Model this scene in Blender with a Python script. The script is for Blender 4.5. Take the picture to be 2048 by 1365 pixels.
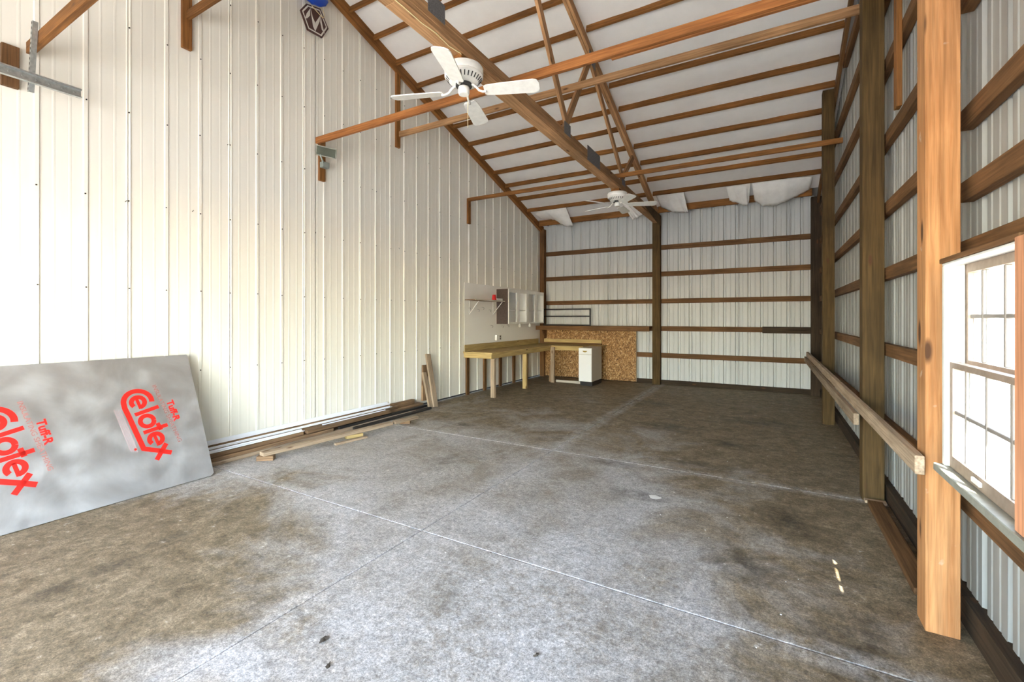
import bpy, bmesh, math, random
from mathutils import Vector, Matrix
R = math.radians
random.seed(7)
sc = bpy.context.scene
for o in list(bpy.data.objects): bpy.data.objects.remove(o)
C = sc.collection

# ------------------------------------------------------------------ camera
cam_d = bpy.data.cameras.new('camera'); cam = bpy.data.objects.new('camera', cam_d); C.objects.link(cam)
cam_d.sensor_fit = 'HORIZONTAL'; cam_d.sensor_width = 36.0; cam_d.lens = 900.0/2048.0*36.0
cam_d.shift_y = -(682.5-635.8)/2048.0; cam_d.clip_start = 0.05; cam_d.clip_end = 500
cam.location = (0, 0, 1.55); cam.rotation_euler = (R(90), 0, 0.521478)
sc.camera = cam

# ------------------------------------------------------------------ sky, sun, exposure
SUN_DIR = Vector((-1.0, 2.42, -3.0)).normalized()          # direction the sunlight travels
world = bpy.data.worlds.new('sky'); sc.world = world; world.use_nodes = True
wn = world.node_tree.nodes; wl = world.node_tree.links
for n in list(wn): wn.remove(n)
wo = wn.new('ShaderNodeOutputWorld'); wb = wn.new('ShaderNodeBackground'); sky = wn.new('ShaderNodeTexSky')
sky.sky_type = 'NISHITA'; sky.sun_disc = False; sky.sun_elevation = R(48); sky.sun_rotation = R(157.5)
sky.air_density = 1.2; sky.dust_density = 0.8; sky.ozone_density = 1.0
wb.inputs['Strength'].default_value = 0.55
wl.new(sky.outputs[0], wb.inputs['Color']); wl.new(wb.outputs[0], wo.inputs['Surface'])
sd = bpy.data.lights.new('sun', 'SUN'); sd.energy = 7.0; sd.angle = R(0.6); sd.color = (1.0, 0.93, 0.82)
sun = bpy.data.objects.new('sun', sd); C.objects.link(sun)
sun.rotation_euler = SUN_DIR.to_track_quat('-Z', 'Y').to_euler(); sun.location = (3, -8, 9)
vs = sc.view_settings
sc.display_settings.display_device = 'sRGB'
vs.view_transform = 'Standard'; vs.look = 'None'; vs.gamma = 1.0; vs.use_curve_mapping = False
vs.exposure = 2.82
try:
    sc.cycles.max_bounces = 16; sc.cycles.diffuse_bounces = 10; sc.cycles.transparent_max_bounces = 16
    sc.cycles.sample_clamp_indirect = 6.0
except Exception: pass

# ------------------------------------------------------------------ materials
M = {}
def mat(name):
    m = bpy.data.materials.new(name); m.use_nodes = True; M[name] = m
    nt = m.node_tree; b = nt.nodes['Principled BSDF']
    return m, nt, b
def N(nt, t, **kw):
    n = nt.nodes.new(t)
    for k, v in kw.items():
        if k.startswith('i_'): n.inputs[k[2:].replace('_', ' ')].default_value = v
        else: setattr(n, k, v)
    return n
def ramp(nt, stops, interp='LINEAR'):
    r = nt.nodes.new('ShaderNodeValToRGB'); r.color_ramp.interpolation = interp
    e = r.color_ramp.elements
    while len(e) < len(stops): e.new(0.5)
    for i, (p, c) in enumerate(stops):
        e[i].position = p; e[i].color = (c[0], c[1], c[2], 1) if len(c) == 3 else c
    return r
def g(v): return (v, v, v)
def mix(nt, fac, a, b, mode='MIX'):
    m = nt.nodes.new('ShaderNodeMix'); m.data_type = 'RGBA'; m.blend_type = mode
    for s, v in ((0, fac), (6, a), (7, b)):
        if hasattr(v, 'is_output'): nt.links.new(v, m.inputs[s])
        elif s == 0: m.inputs[0].default_value = v
        else: m.inputs[s].default_value = (v[0], v[1], v[2], 1)
    return m.outputs[2]
def math_(nt, op, a, b=None, clamp=False):
    m = nt.nodes.new('ShaderNodeMath'); m.operation = op; m.use_clamp = clamp
    for s, v in ((0, a), (1, b)):
        if v is None: continue
        if hasattr(v, 'is_output'): nt.links.new(v, m.inputs[s])
        else: m.inputs[s].default_value = v
    return m.outputs[0]
def bump(nt, b, h, strength=0.2, dist=0.01):
    bp = nt.nodes.new('ShaderNodeBump'); bp.inputs['Strength'].default_value = strength; bp.inputs['Distance'].default_value = dist
    nt.links.new(h, bp.inputs['Height']); nt.links.new(bp.outputs[0], b.inputs['Normal'])

def wood(name, dark, light, rough=0.75, knot=(0.10, 0.045, 0.02), vary=0.35, grain=22.0, knots=True, spots=0.0, kr=0.06):
    m, nt, b = mat(name)
    tc = N(nt, 'ShaderNodeTexCoord'); oi = N(nt, 'ShaderNodeObjectInfo')
    off = N(nt, 'ShaderNodeVectorMath', operation='SCALE'); off.inputs['Scale'].default_value = 37.0
    cb = N(nt, 'ShaderNodeCombineXYZ'); 
    for i in range(3): nt.links.new(oi.outputs['Random'], cb.inputs[i])
    nt.links.new(cb.outputs[0], off.inputs[0])
    ad = N(nt, 'ShaderNodeVectorMath', operation='ADD'); nt.links.new(tc.outputs['Object'], ad.inputs[0]); nt.links.new(off.outputs[0], ad.inputs[1])
    mp = N(nt, 'ShaderNodeMapping'); mp.inputs['Scale'].default_value = (1.1, grain, grain); nt.links.new(ad.outputs[0], mp.inputs[0])
    n1 = N(nt, 'ShaderNodeTexNoise', i_Scale=1.6, i_Detail=5.0, i_Roughness=0.65, i_Distortion=0.6); nt.links.new(mp.outputs[0], n1.inputs['Vector'])
    r1 = ramp(nt, [(0.30, dark), (0.72, light)]); nt.links.new(n1.outputs[0], r1.inputs[0])
    mp2 = N(nt, 'ShaderNodeMapping'); mp2.inputs['Scale'].default_value = (2.5, 90, 90); nt.links.new(ad.outputs[0], mp2.inputs[0])
    n2 = N(nt, 'ShaderNodeTexNoise', i_Scale=1.0, i_Detail=2.0); nt.links.new(mp2.outputs[0], n2.inputs['Vector'])
    r2 = ramp(nt, [(0.3, g(0.72)), (0.65, g(1.08))]); nt.links.new(n2.outputs[0], r2.inputs[0])
    col = mix(nt, 1.0, r1.outputs[0], r2.outputs[0], 'MULTIPLY')
    # broad blotches of weathering
    n3 = N(nt, 'ShaderNodeTexNoise', i_Scale=1.7, i_Detail=3.0); nt.links.new(ad.outputs[0], n3.inputs['Vector'])
    r3 = ramp(nt, [(0.3, g(1-vary)), (0.7, g(1+vary*0.4))]); nt.links.new(n3.outputs[0], r3.inputs[0])
    col = mix(nt, 1.0, col, r3.outputs[0], 'MULTIPLY')
    if knots:
        mp4 = N(nt, 'ShaderNodeMapping'); mp4.inputs['Scale'].default_value = (2.2, 7, 7); nt.links.new(ad.outputs[0], mp4.inputs[0])
        v = N(nt, 'ShaderNodeTexVoronoi', i_Scale=1.0); nt.links.new(mp4.outputs[0], v.inputs['Vector'])
        rk = ramp(nt, [(kr, g(1)), (kr+0.07, g(0))]); nt.links.new(v.outputs['Distance'], rk.inputs[0])
        col = mix(nt, rk.outputs[0], col, knot)
    if spots > 0:
        n5 = N(nt, 'ShaderNodeTexNoise', i_Scale=9.0, i_Detail=4.0); nt.links.new(ad.outputs[0], n5.inputs['Vector'])
        r5 = ramp(nt, [(0.66, g(0)), (0.74, g(spots))]); nt.links.new(n5.outputs[0], r5.inputs[0])
        col = mix(nt, r5.outputs[0], col, (0.75, 0.68, 0.58))
    hs = N(nt, 'ShaderNodeHueSaturation'); nt.links.new(col, hs.inputs['Color'])
    val = math_(nt, 'MULTIPLY_ADD', oi.outputs['Random'], 0.35); nt.nodes[-1].inputs[2].default_value = 0.85
    nt.links.new(val, hs.inputs['Value']); nt.links.new(hs.outputs[0], b.inputs['Base Color'])
    b.inputs['Roughness'].default_value = rough; b.inputs['Specular IOR Level'].default_value = 0.25
    bump(nt, b, n2.outputs[0], 0.25, 0.004)
    return m
wood('purlin_wood', (0.165, 0.066, 0.017), (0.34, 0.148, 0.042))
wood('orange_wood', (0.27, 0.095, 0.026), (0.50, 0.205, 0.064))
wood('truss_wood', (0.34, 0.175, 0.076), (0.58, 0.34, 0.170))
wood('girt_wood', (0.115, 0.056, 0.022), (0.235, 0.120, 0.050))
wood('treated_post', (0.46, 0.195, 0.068), (0.70, 0.365, 0.155), spots=0.6, vary=0.2, kr=0.11)
wood('old_post', (0.070, 0.041, 0.013), (0.155, 0.093, 0.032))
wood('dark_post', (0.028, 0.019, 0.012), (0.075, 0.048, 0.028))
wood('red_board', (0.46, 0.20, 0.10), (0.64, 0.31, 0.17), knots=False)
wood('pine_new', (0.42, 0.29, 0.11), (0.66, 0.49, 0.22), vary=0.15)
wood('pine_grey', (0.30, 0.215, 0.14), (0.52, 0.40, 0.28), vary=0.2)
wood('brown_board', (0.16, 0.095, 0.05), (0.34, 0.215, 0.12))
wood('black_board', (0.02, 0.018, 0.016), (0.06, 0.05, 0.042), knots=False)

def plain(name, col, rough=0.5, metal=0.0, spec=0.5, noise=0.0, scale=8.0, bumpv=0.0):
    m, nt, b = mat(name)
    b.inputs['Base Color'].default_value = (*col, 1); b.inputs['Roughness'].default_value = rough
    b.inputs['Metallic'].default_value = metal; b.inputs['Specular IOR Level'].default_value = spec
    if noise > 0 or bumpv > 0:
        tc = N(nt, 'ShaderNodeTexCoord')
        n = N(nt, 'ShaderNodeTexNoise', i_Scale=scale, i_Detail=5.0, i_Roughness=0.6); nt.links.new(tc.outputs['Object'], n.inputs['Vector'])
        if noise > 0:
            r = ramp(nt, [(0.3, tuple(c*(1-noise) for c in col)), (0.7, tuple(min(1, c*(1+noise*0.5)) for c in col))])
            nt.links.new(n.outputs[0], r.inputs[0]); nt.links.new(r.outputs[0], b.inputs['Base Color'])
        if bumpv > 0: bump(nt, b, n.outputs[0], bumpv, 0.01)
    return m
def steel(name, col, rough, streak=0.1):
    m, nt, b = mat(name)
    ge = N(nt, 'ShaderNodeNewGeometry')
    mp = N(nt, 'ShaderNodeMapping'); mp.inputs['Scale'].default_value = (5, 5, 0.35); nt.links.new(ge.outputs['Position'], mp.inputs[0])
    n = N(nt, 'ShaderNodeTexNoise', i_Scale=1.2, i_Detail=5.0, i_Roughness=0.6); nt.links.new(mp.outputs[0], n.inputs['Vector'])
    r = ramp(nt, [(0.28, tuple(c*(1-streak) for c in col)), (0.6, col)]); nt.links.new(n.outputs[0], r.inputs[0])
    nt.links.new(r.outputs[0], b.inputs['Base Color'])
    b.inputs['Roughness'].default_value = rough; b.inputs['Specular IOR Level'].default_value = 0.4
    return m
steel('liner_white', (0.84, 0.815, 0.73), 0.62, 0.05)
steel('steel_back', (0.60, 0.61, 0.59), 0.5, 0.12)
steel('steel_right', (0.36, 0.36, 0.335), 0.42, 0.3)  # darkened to put the weak light on the right wall into its colour
plain('screw_dark', (0.05, 0.045, 0.035), 0.5, 0.6)
plain('white_paint', (0.80, 0.79, 0.75), 0.35, noise=0.05, scale=14)
plain('fan_white', (0.86, 0.85, 0.80), 0.35, noise=0.10, scale=18)
plain('fan_dark', (0.04, 0.04, 0.04), 0.7)
plain('white_vinyl', (0.86, 0.88, 0.92), 0.3)
plain('galv', (0.50, 0.53, 0.52), 0.42, 0.85, noise=0.25, scale=40)
plain('gusset_grey', (0.20, 0.20, 0.21), 0.55, 0.5, noise=0.4, scale=90)
plain('black_metal', (0.018, 0.016, 0.016), 0.5, 0.3)
plain('dark_laminate', (0.075, 0.05, 0.04), 0.6, noise=0.3, scale=30)
plain('melamine', (0.82, 0.82, 0.80), 0.4)
plain('almond', (0.52, 0.47, 0.38), 0.5)
plain('brass', (0.45, 0.32, 0.10), 0.35, 0.9)
plain('red_plastic', (0.62, 0.02, 0.02), 0.35)
plain('print_red', (0.66, 0.014, 0.008), 0.5)
plain('print_pale', (0.42, 0.16, 0.14), 0.5)
plain('print_faint', (0.62, 0.44, 0.45), 0.6)
plain('sign_brown', (0.085, 0.035, 0.028), 0.45, noise=0.2, scale=30)
plain('sign_white', (0.78, 0.75, 0.68), 0.5)
plain('blue_plastic', (0.012, 0.07, 0.50), 0.28)
plain('cream_wire', (0.80, 0.66, 0.36), 0.5)
plain('lamp_glass', (0.26, 0.29, 0.24), 0.12, 0.8)
plain('grey_green', (0.30, 0.34, 0.31), 0.5, 0.3)
plain('sill_paint', (0.30, 0.30, 0.25), 0.5, noise=0.2, scale=20)
plain('leaf_dry', (0.045, 0.035, 0.025), 0.8)
plain('flake_white', (0.75, 0.74, 0.70), 0.7)
plain('sash_paint', (0.33, 0.25, 0.19), 0.55, noise=0.2, scale=25)
plain('muntin_paint', (0.26, 0.23, 0.20), 0.6)
plain('gravel', (0.60, 0.545, 0.46), 0.9, noise=0.3, scale=3.0)
plain('slab_under', (0.22, 0.20, 0.18), 0.9)
plain('insulation', (0.90, 0.89, 0.875), 0.55, noise=0.06, scale=2.5, bumpv=0.25)
plain('insulation_torn', (0.90, 0.885, 0.85), 0.6, noise=0.08, scale=9, bumpv=0.3)
plain('foam_edge', (0.55, 0.50, 0.36), 0.8)

# glass: thin, mostly clear, a weak reflection
m, nt, b = mat('glass')
tr = N(nt, 'ShaderNodeBsdfTransparent'); tr.inputs[0].default_value = (0.93, 0.95, 0.94, 1)
gl = N(nt, 'ShaderNodeBsdfGlossy'); gl.inputs['Roughness'].default_value = 0.05
mx = N(nt, 'ShaderNodeMixShader'); mx.inputs[0].default_value = 0.06
nt.links.new(tr.outputs[0], mx.inputs[1]); nt.links.new(gl.outputs[0], mx.inputs[2])
nt.links.new(mx.outputs[0], nt.nodes['Material Output'].inputs['Surface'])

# foil facing of the insulation board
m, nt, b = mat('foil')
tc = N(nt, 'ShaderNodeTexCoord'); mp = N(nt, 'ShaderNodeMapping'); mp.inputs['Scale'].default_value = (1.2, 1, 14); nt.links.new(tc.outputs['Object'], mp.inputs[0])
n1 = N(nt, 'ShaderNodeTexNoise', i_Scale=2.0, i_Detail=6.0, i_Roughness=0.65, i_Distortion=0.4); nt.links.new(mp.outputs[0], n1.inputs['Vector'])
r1 = ramp(nt, [(0.3, (0.50, 0.49, 0.48)), (0.7, (0.72, 0.72, 0.725))]); nt.links.new(n1.outputs[0], r1.inputs[0])
n2 = N(nt, 'ShaderNodeTexNoise', i_Scale=6.0, i_Detail=6.0); nt.links.new(tc.outputs['Object'], n2.inputs['Vector'])
r2 = ramp(nt, [(0.35, g(0.36)), (0.7, g(0.58))]); nt.links.new(n2.outputs[0], r2.inputs[0])
nt.links.new(r1.outputs[0], b.inputs['Base Color']); nt.links.new(r2.outputs[0], b.inputs['Roughness'])
b.inputs['Metallic'].default_value = 0.85
bump(nt, b, n1.outputs[0], 0.12, 0.01)

# oriented strand board
m, nt, b = mat('osb')
tc = N(nt, 'ShaderNodeTexCoord'); mp = N(nt, 'ShaderNodeMapping'); mp.inputs['Scale'].default_value = (36, 36, 52); mp.inputs['Rotation'].default_value = (0, R(30), 0); nt.links.new(tc.outputs['Object'], mp.inputs[0])
v = N(nt, 'ShaderNodeTexVoronoi', i_Scale=1.0); nt.links.new(mp.outputs[0], v.inputs['Vector'])
sp = N(nt, 'ShaderNodeSeparateColor'); nt.links.new(v.outputs['Color'], sp.inputs[0])
r1 = ramp(nt, [(0.0, (0.15, 0.07, 0.022)), (0.45, (0.36, 0.18, 0.06)), (0.8, (0.50, 0.28, 0.105)), (1.0, (0.66, 0.44, 0.22))]); nt.links.new(sp.outputs[0], r1.inputs[0])
n2 = N(nt, 'ShaderNodeTexNoise', i_Scale=60.0, i_Detail=3.0); nt.links.new(tc.outputs['Object'], n2.inputs['Vector'])
r2 = ramp(nt, [(0.3, g(0.7)), (0.7, g(1.1))]); nt.links.new(n2.outputs[0], r2.inputs[0])
nt.links.new(mix(nt, 1.0, r1.outputs[0], r2.outputs[0], 'MULTIPLY'), b.inputs['Base Color']); b.inputs['Roughness'].default_value = 0.75

# perforated hardboard
m, nt, b = mat('pegboard')
tc = N(nt, 'ShaderNodeTexCoord'); mp = N(nt, 'ShaderNodeMapping'); mp.inputs['Scale'].default_value = (1, 1/0.0254, 1/0.0254); nt.links.new(tc.outputs['Object'], mp.inputs[0])
fr = N(nt, 'ShaderNodeVectorMath', operation='FRACTION'); nt.links.new(mp.outputs[0], fr.inputs[0])
sx = N(nt, 'ShaderNodeSeparateXYZ'); nt.links.new(fr.outputs[0], sx.inputs[0])
a = math_(nt, 'SUBTRACT', sx.outputs[1], 0.5); c = math_(nt, 'SUBTRACT', sx.outputs[2], 0.5)
d2 = math_(nt, 'ADD', math_(nt, 'MULTIPLY', a, a), math_(nt, 'MULTIPLY', c, c))
hole = math_(nt, 'LESS_THAN', d2, 0.016)
nt.links.new(mix(nt, hole, (0.86, 0.84, 0.79), (0.22, 0.20, 0.18)), b.inputs['Base Color']); b.inputs['Roughness'].default_value = 0.5

# concrete floor
m, nt, b = mat('concrete')
ge = N(nt, 'ShaderNodeNewGeometry'); P = ge.outputs['Position']
def noise(scale, detail=5.0, rough=0.6, dist=0.0, vec=None, stretch=None):
    n = N(nt, 'ShaderNodeTexNoise', i_Scale=scale, i_Detail=detail, i_Roughness=rough, i_Distortion=dist)
    src = P
    if stretch:
        mp = N(nt, 'ShaderNodeMapping'); mp.inputs['Scale'].default_value = stretch; nt.links.new(P, mp.inputs[0]); src = mp.outputs[0]
    nt.links.new(src, n.inputs['Vector']); return n.outputs[0]
def stepr(v, a, b_, lo=0.0, hi=1.0):
    r = ramp(nt, [(a, g(lo)), (b_, g(hi))]); nt.links.new(v, r.inputs[0]); return r.outputs[0]
big = noise(0.42, 4.0, 0.55, 0.8); mid = noise(2.2, 8.0, 0.70, 0.5); fine = noise(26.0, 6.0, 0.7); grit = noise(160.0, 2.0); mott = noise(6.5, 9.0, 0.75, 0.3)
sxyz = N(nt, 'ShaderNodeSeparateXYZ'); nt.links.new(P, sxyz.inputs[0]); px, py = sxyz.outputs[0], sxyz.outputs[1]
def near(v, at, w):           # 1 on the line, 0 at distance w
    d = math_(nt, 'ABSOLUTE', math_(nt, 'SUBTRACT', v, at)); return math_(nt, 'SUBTRACT', 1.0, math_(nt, 'DIVIDE', d, w), True)
def blob(x, y, rx, ry):
    dx = math_(nt, 'DIVIDE', math_(nt, 'SUBTRACT', px, x), rx); dy = math_(nt, 'DIVIDE', math_(nt, 'SUBTRACT', py, y), ry)
    return math_(nt, 'SUBTRACT', 1.0, math_(nt, 'SQRT', math_(nt, 'ADD', math_(nt, 'MULTIPLY', dx, dx), math_(nt, 'MULTIPLY', dy, dy))), True)
col = mix(nt, stepr(mid, 0.36, 0.64), (0.270, 0.232, 0.185), (0.44, 0.415, 0.385))
col = mix(nt, stepr(big, 0.40, 0.60, 0.0, 0.7), col, (0.50, 0.49, 0.485))
# ground-in brown dirt: at the bench end, along both long walls and in streaks
dirtn = noise(1.15, 8.0, 0.66, 0.6)
mr = N(nt, 'ShaderNodeMapRange'); mr.inputs[1].default_value = 3.4; mr.inputs[2].default_value = 8.0; mr.inputs[3].default_value = -0.14; mr.inputs[4].default_value = 0.34; nt.links.new(py, mr.inputs[0])
wallR = math_(nt, 'MULTIPLY', near(px, 0.9, 2.2), 0.46); wallL = math_(nt, 'MULTIPLY', blob(-3.9, 0.3, 2.5, 2.9), 0.85)
dirt = math_(nt, 'ADD', math_(nt, 'ADD', math_(nt, 'ADD', dirtn, mr.outputs[0]), wallR), wallL)
col = mix(nt, stepr(dirt, 0.44, 0.70, 0.0, 0.95), col, mix(nt, stepr(mott, 0.35, 0.65), (0.135, 0.096, 0.046), (0.270, 0.208, 0.130)))
# chalky mottling, with the pool of daylight painted in as a pale ellipse
chalk_light = math_(nt, 'MULTIPLY', stepr(noise(17.0, 8.0, 0.78, 0.3), 0.40, 0.58), stepr(math_(nt, 'ADD', math_(nt, 'MULTIPLY', blob(-1.15, 1.8, 1.55, 1.9), 0.85), math_(nt, 'SUBTRACT', mid, 0.5)), 0.15, 0.65))
col = mix(nt, math_(nt, 'MULTIPLY', chalk_light, 0.6), col, (0.62, 0.62, 0.62))
# darker tyre and oil stains
st = None
for q in ((-3.51, 0.93, 0.12, 0.16), (-3.56, 1.2, 0.10, 0.16), (-3.66, 1.55, 0.08, 0.18), (-1.45, 4.72, 0.35, 0.16), (-1.0, 3.97, 0.3, 0.12), (-0.64, 5.1, 0.5, 0.14), (-1.3, 6.6, 0.5, 0.3), (-0.2, 7.6, 0.6, 0.3), (-2.0, 8.3, 0.6, 0.35), (0.1, 4.0, 0.25, 0.35), (-0.4, 6.1, 0.4, 0.18), (0.35, 2.6, 0.2, 0.4), (-0.15, 3.2, 0.3, 0.25), (-3.9, 5.3, 0.3, 0.12)):
    d = blob(*q); st = d if st is None else math_(nt, 'MAXIMUM', st, d)
stn = math_(nt, 'MULTIPLY', math_(nt, 'POWER', st, 0.6), stepr(noise(5.0, 8.0, 0.75), 0.36, 0.60))
col = mix(nt, math_(nt, 'MULTIPLY', stn, 0.9), col, (0.045, 0.036, 0.024))
dk = noise(1.5, 8.0, 0.70, 0.4, stretch=(1.0, 0.55, 1))
col = mix(nt, stepr(dk, 0.58, 0.72, 0.0, 0.65), col, (0.095, 0.080, 0.058))
# lime bloom along the cut joints and scattered pale scuffs
jl = math_(nt, 'MAXIMUM', math_(nt, 'MAXIMUM', near(px, -2.205, 0.13), near(py, 2.51, 0.12)), math_(nt, 'MULTIPLY', near(py, 4.79, 0.10), 0.7))
bl = math_(nt, 'MULTIPLY', math_(nt, 'POWER', jl, 0.6), stepr(noise(8.0, 8.0, 0.78), 0.40, 0.56))
bl = math_(nt, 'MAXIMUM', bl, stepr(jl, 0.80, 0.93, 0.0, 0.5))
col = mix(nt, math_(nt, 'MULTIPLY', bl, 0.55), col, (0.58, 0.565, 0.555))
fl = math_(nt, 'MULTIPLY', stepr(noise(13.0, 5.0, 0.7), 0.635, 0.68), stepr(noise(0.8, 3.0), 0.40, 0.56))
col = mix(nt, math_(nt, 'MULTIPLY', fl, 0.5), col, (0.56, 0.545, 0.52))
col = mix(nt, 0.8, col, mix(nt, 1.0, col, stepr(mott, 0.28, 0.72, 0.72, 1.22), 'MULTIPLY'))
col = mix(nt, 0.6, col, mix(nt, 1.0, col, stepr(fine, 0.28, 0.70, 0.40, 1.5), 'MULTIPLY'))
col = mix(nt, 0.8, col, mix(nt, 1.0, col, stepr(noise(70.0, 3.0, 0.7), 0.32, 0.68, 0.5, 1.45), 'MULTIPLY'))
col = mix(nt, 0.7, col, mix(nt, 1.0, col, stepr(grit, 0.3, 0.7, 0.5, 1.45), 'MULTIPLY'))
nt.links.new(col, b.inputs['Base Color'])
nt.links.new(stepr(mid, 0.3, 0.7, 0.52, 0.75), b.inputs['Roughness']); b.inputs['Specular IOR Level'].default_value = 0.4
bump(nt, b, fine, 0.15, 0.006)

# ------------------------------------------------------------------ mesh and object helpers
WM = {}
def put(name, me, mat_, parent=None, mw=None, **props):
    mw = mw or Matrix()
    o = bpy.data.objects.new(name, me); C.objects.link(o)
    if me is not None and mat_ and not me.materials: me.materials.append(M[mat_])
    WM[o] = mw.copy()
    if parent is not None:
        o.parent = parent; o.matrix_basis = WM[parent].inverted() @ mw
    else: o.matrix_basis = mw
    for k, v in props.items(): o[k] = v
    return o
def root(name, loc, **props): return put(name, None, None, None, Matrix.Translation(Vector(loc)), **props)
def mesh(verts, faces, smooth=False, name='m'):
    me = bpy.data.meshes.new(name); me.from_pydata([tuple(v) for v in verts], [], faces)
    if smooth:
        for p in me.polygons: p.use_smooth = True
    me.update(); return me
_cache = {}
def cbox(L, T, W, c=None):                       # chamfered box centred on the origin
    key = (round(L, 4), round(T, 4), round(W, 4), c)
    if key in _cache: return _cache[key]
    x, y, z = L/2, T/2, W/2
    if c is None: c = min(0.003, min(x, y, z)*0.4)
    vs_, idx = [], {}
    for sx_ in (-1, 1):
        for sy in (-1, 1):
            for sz in (-1, 1):
                for ax in range(3):
                    p = [sx_*(x-c), sy*(y-c), sz*(z-c)]; p[ax] = (sx_*x, sy*y, sz*z)[ax]
                    idx[(sx_, sy, sz, ax)] = len(vs_); vs_.append(p)
    f = []
    for ax in range(3):
        o1, o2 = [a for a in range(3) if a != ax]
        for s in (-1, 1):
            q = []
            for a_, b_ in ((-1, -1), (1, -1), (1, 1), (-1, 1)):
                k = [0, 0, 0]; k[ax] = s; k[o1] = a_; k[o2] = b_; q.append(idx[(*k, ax)])
            f.append(q)
    for ax in range(3):                            # edge chamfers along axis ax
        o1, o2 = [a for a in range(3) if a != ax]
        for s1 in (-1, 1):
            for s2 in (-1, 1):
                def key2(s, w):
                    k = [0, 0, 0]; k[ax] = s; k[o1] = s1; k[o2] = s2; return idx[(*k, w)]
                f.append([key2(-1, o1), key2(1, o1), key2(1, o2), key2(-1, o2)])
    for sx_ in (-1, 1):
        for sy in (-1, 1):
            for sz in (-1, 1): f.append([idx[(sx_, sy, sz, a)] for a in range(3)])
    bm = bmesh.new(); bv = [bm.verts.new(v) for v in vs_]
    for q in f: bm.faces.new([bv[i] for i in q])
    bmesh.ops.recalc_face_normals(bm, faces=bm.faces)
    me = bpy.data.meshes.new('board'); bm.to_mesh(me); bm.free()
    _cache[key] = me; return me
_mcache = {}
def withmat(me, mt):
    k = (me.name, mt)
    if k not in _mcache:
        m2 = me.copy() if me.materials else me
        m2.materials.clear(); m2.materials.append(M[mt]); _mcache[k] = m2
        if m2 is me: _mcache[(me.name, mt)] = me
    return _mcache[k]
def board(name, p0, p1, w, t, mt, parent=None, up=(0, 0, 1), c=None, **props):
    # a length of timber from p0 to p1 (centre line); w is measured along up, t across
    p0, p1 = Vector(p0), Vector(p1); d = (p1-p0); L = d.length; x = d/L; up = Vector(up)
    z = (up - x*up.dot(x)).normalized(); y = z.cross(x)
    mw = Matrix((x, y, z)).transposed().to_4x4(); mw.translation = (p0+p1)/2
    return put(name, withmat(cbox(L, t, w, c), mt), mt, parent, mw, **props)
def box(name, lo, hi, mt, parent=None, c=None, **props):
    lo, hi = Vector(lo), Vector(hi); s = hi-lo
    if s.z >= s.x and s.z >= s.y:                  # grain runs along the longest side
        return board(name, ((lo.x+hi.x)/2, (lo.y+hi.y)/2, lo.z), ((lo.x+hi.x)/2, (lo.y+hi.y)/2, hi.z), s.x, s.y, mt, parent, up=(1, 0, 0), c=c, **props)
    if s.y >= s.x:
        return board(name, ((lo.x+hi.x)/2, lo.y, (lo.z+hi.z)/2), ((lo.x+hi.x)/2, hi.y, (lo.z+hi.z)/2), s.z, s.x, mt, parent, c=c, **props)
    return board(name, (lo.x, (lo.y+hi.y)/2, (lo.z+hi.z)/2), (hi.x, (lo.y+hi.y)/2, (lo.z+hi.z)/2), s.z, s.y, mt, parent, c=c, **props)
def prism(pts, axis, a0, a1):                    # polygon pts (2D) extruded along an axis
    def v3(p, a): return {'x': (a, p[0], p[1]), 'y': (p[0], a, p[1]), 'z': (p[0], p[1], a)}[axis]
    n = len(pts); vv = [v3(p, a0) for p in pts]+[v3(p, a1) for p in pts]
    bm = bmesh.new(); bv = [bm.verts.new(v) for v in vv]
    bm.faces.new(bv[:n]); bm.faces.new(bv[n:])
    for i in range(n): bm.faces.new([bv[i], bv[(i+1) % n], bv[n+(i+1) % n], bv[n+i]])
    bmesh.ops.recalc_face_normals(bm, faces=bm.faces)
    me = bpy.data.meshes.new('p'); bm.to_mesh(me); bm.free(); return me
def lathe(prof, n=32, smooth=True):
    vv, ff = [], []
    for r, z in prof:
        for i in range(n): a = 2*math.pi*i/n; vv.append((r*math.cos(a), r*math.sin(a), z))
    for k in range(len(prof)-1):
        for i in range(n): j = (i+1) % n; ff.append([k*n+i, k*n+j, (k+1)*n+j, (k+1)*n+i])
    ff.append(list(range(n))[::-1]); ff.append([(len(prof)-1)*n+i for i in range(n)])
    bm = bmesh.new(); bv = [bm.verts.new(v) for v in vv]
    for q in ff: bm.faces.new([bv[i] for i in q])
    bmesh.ops.remove_doubles(bm, verts=bm.verts, dist=1e-6); bmesh.ops.recalc_face_normals(bm, faces=bm.faces)
    me = bpy.data.meshes.new('l'); bm.to_mesh(me); bm.free()
    if smooth:
        for p in me.polygons: p.use_smooth = True
        me.set_sharp_from_angle(angle=R(40))
    return me
def tube(path, r, n=8):
    path = [Vector(p) for p in path]; vv, ff = [], []; prev = None
    for k, p in enumerate(path):
        t = (path[min(k+1, len(path)-1)]-path[max(k-1, 0)]).normalized()
        a = Vector((0, 0, 1)) if abs(t.z) < 0.9 else Vector((1, 0, 0))
        if prev is None: u = t.cross(a).normalized()
        else: u = (prev - t*prev.dot(t)).normalized()
        prev = u; w = t.cross(u)
        for i in range(n): an = 2*math.pi*i/n; vv.append(p+(u*math.cos(an)+w*math.sin(an))*r)
    for k in range(len(path)-1):
        for i in range(n): j = (i+1) % n; ff.append([k*n+i, k*n+j, (k+1)*n+j, (k+1)*n+i])
    ff.append(list(range(n))[::-1]); ff.append([(len(path)-1)*n+i for i in range(n)])
    return mesh(vv, ff, True)
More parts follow.
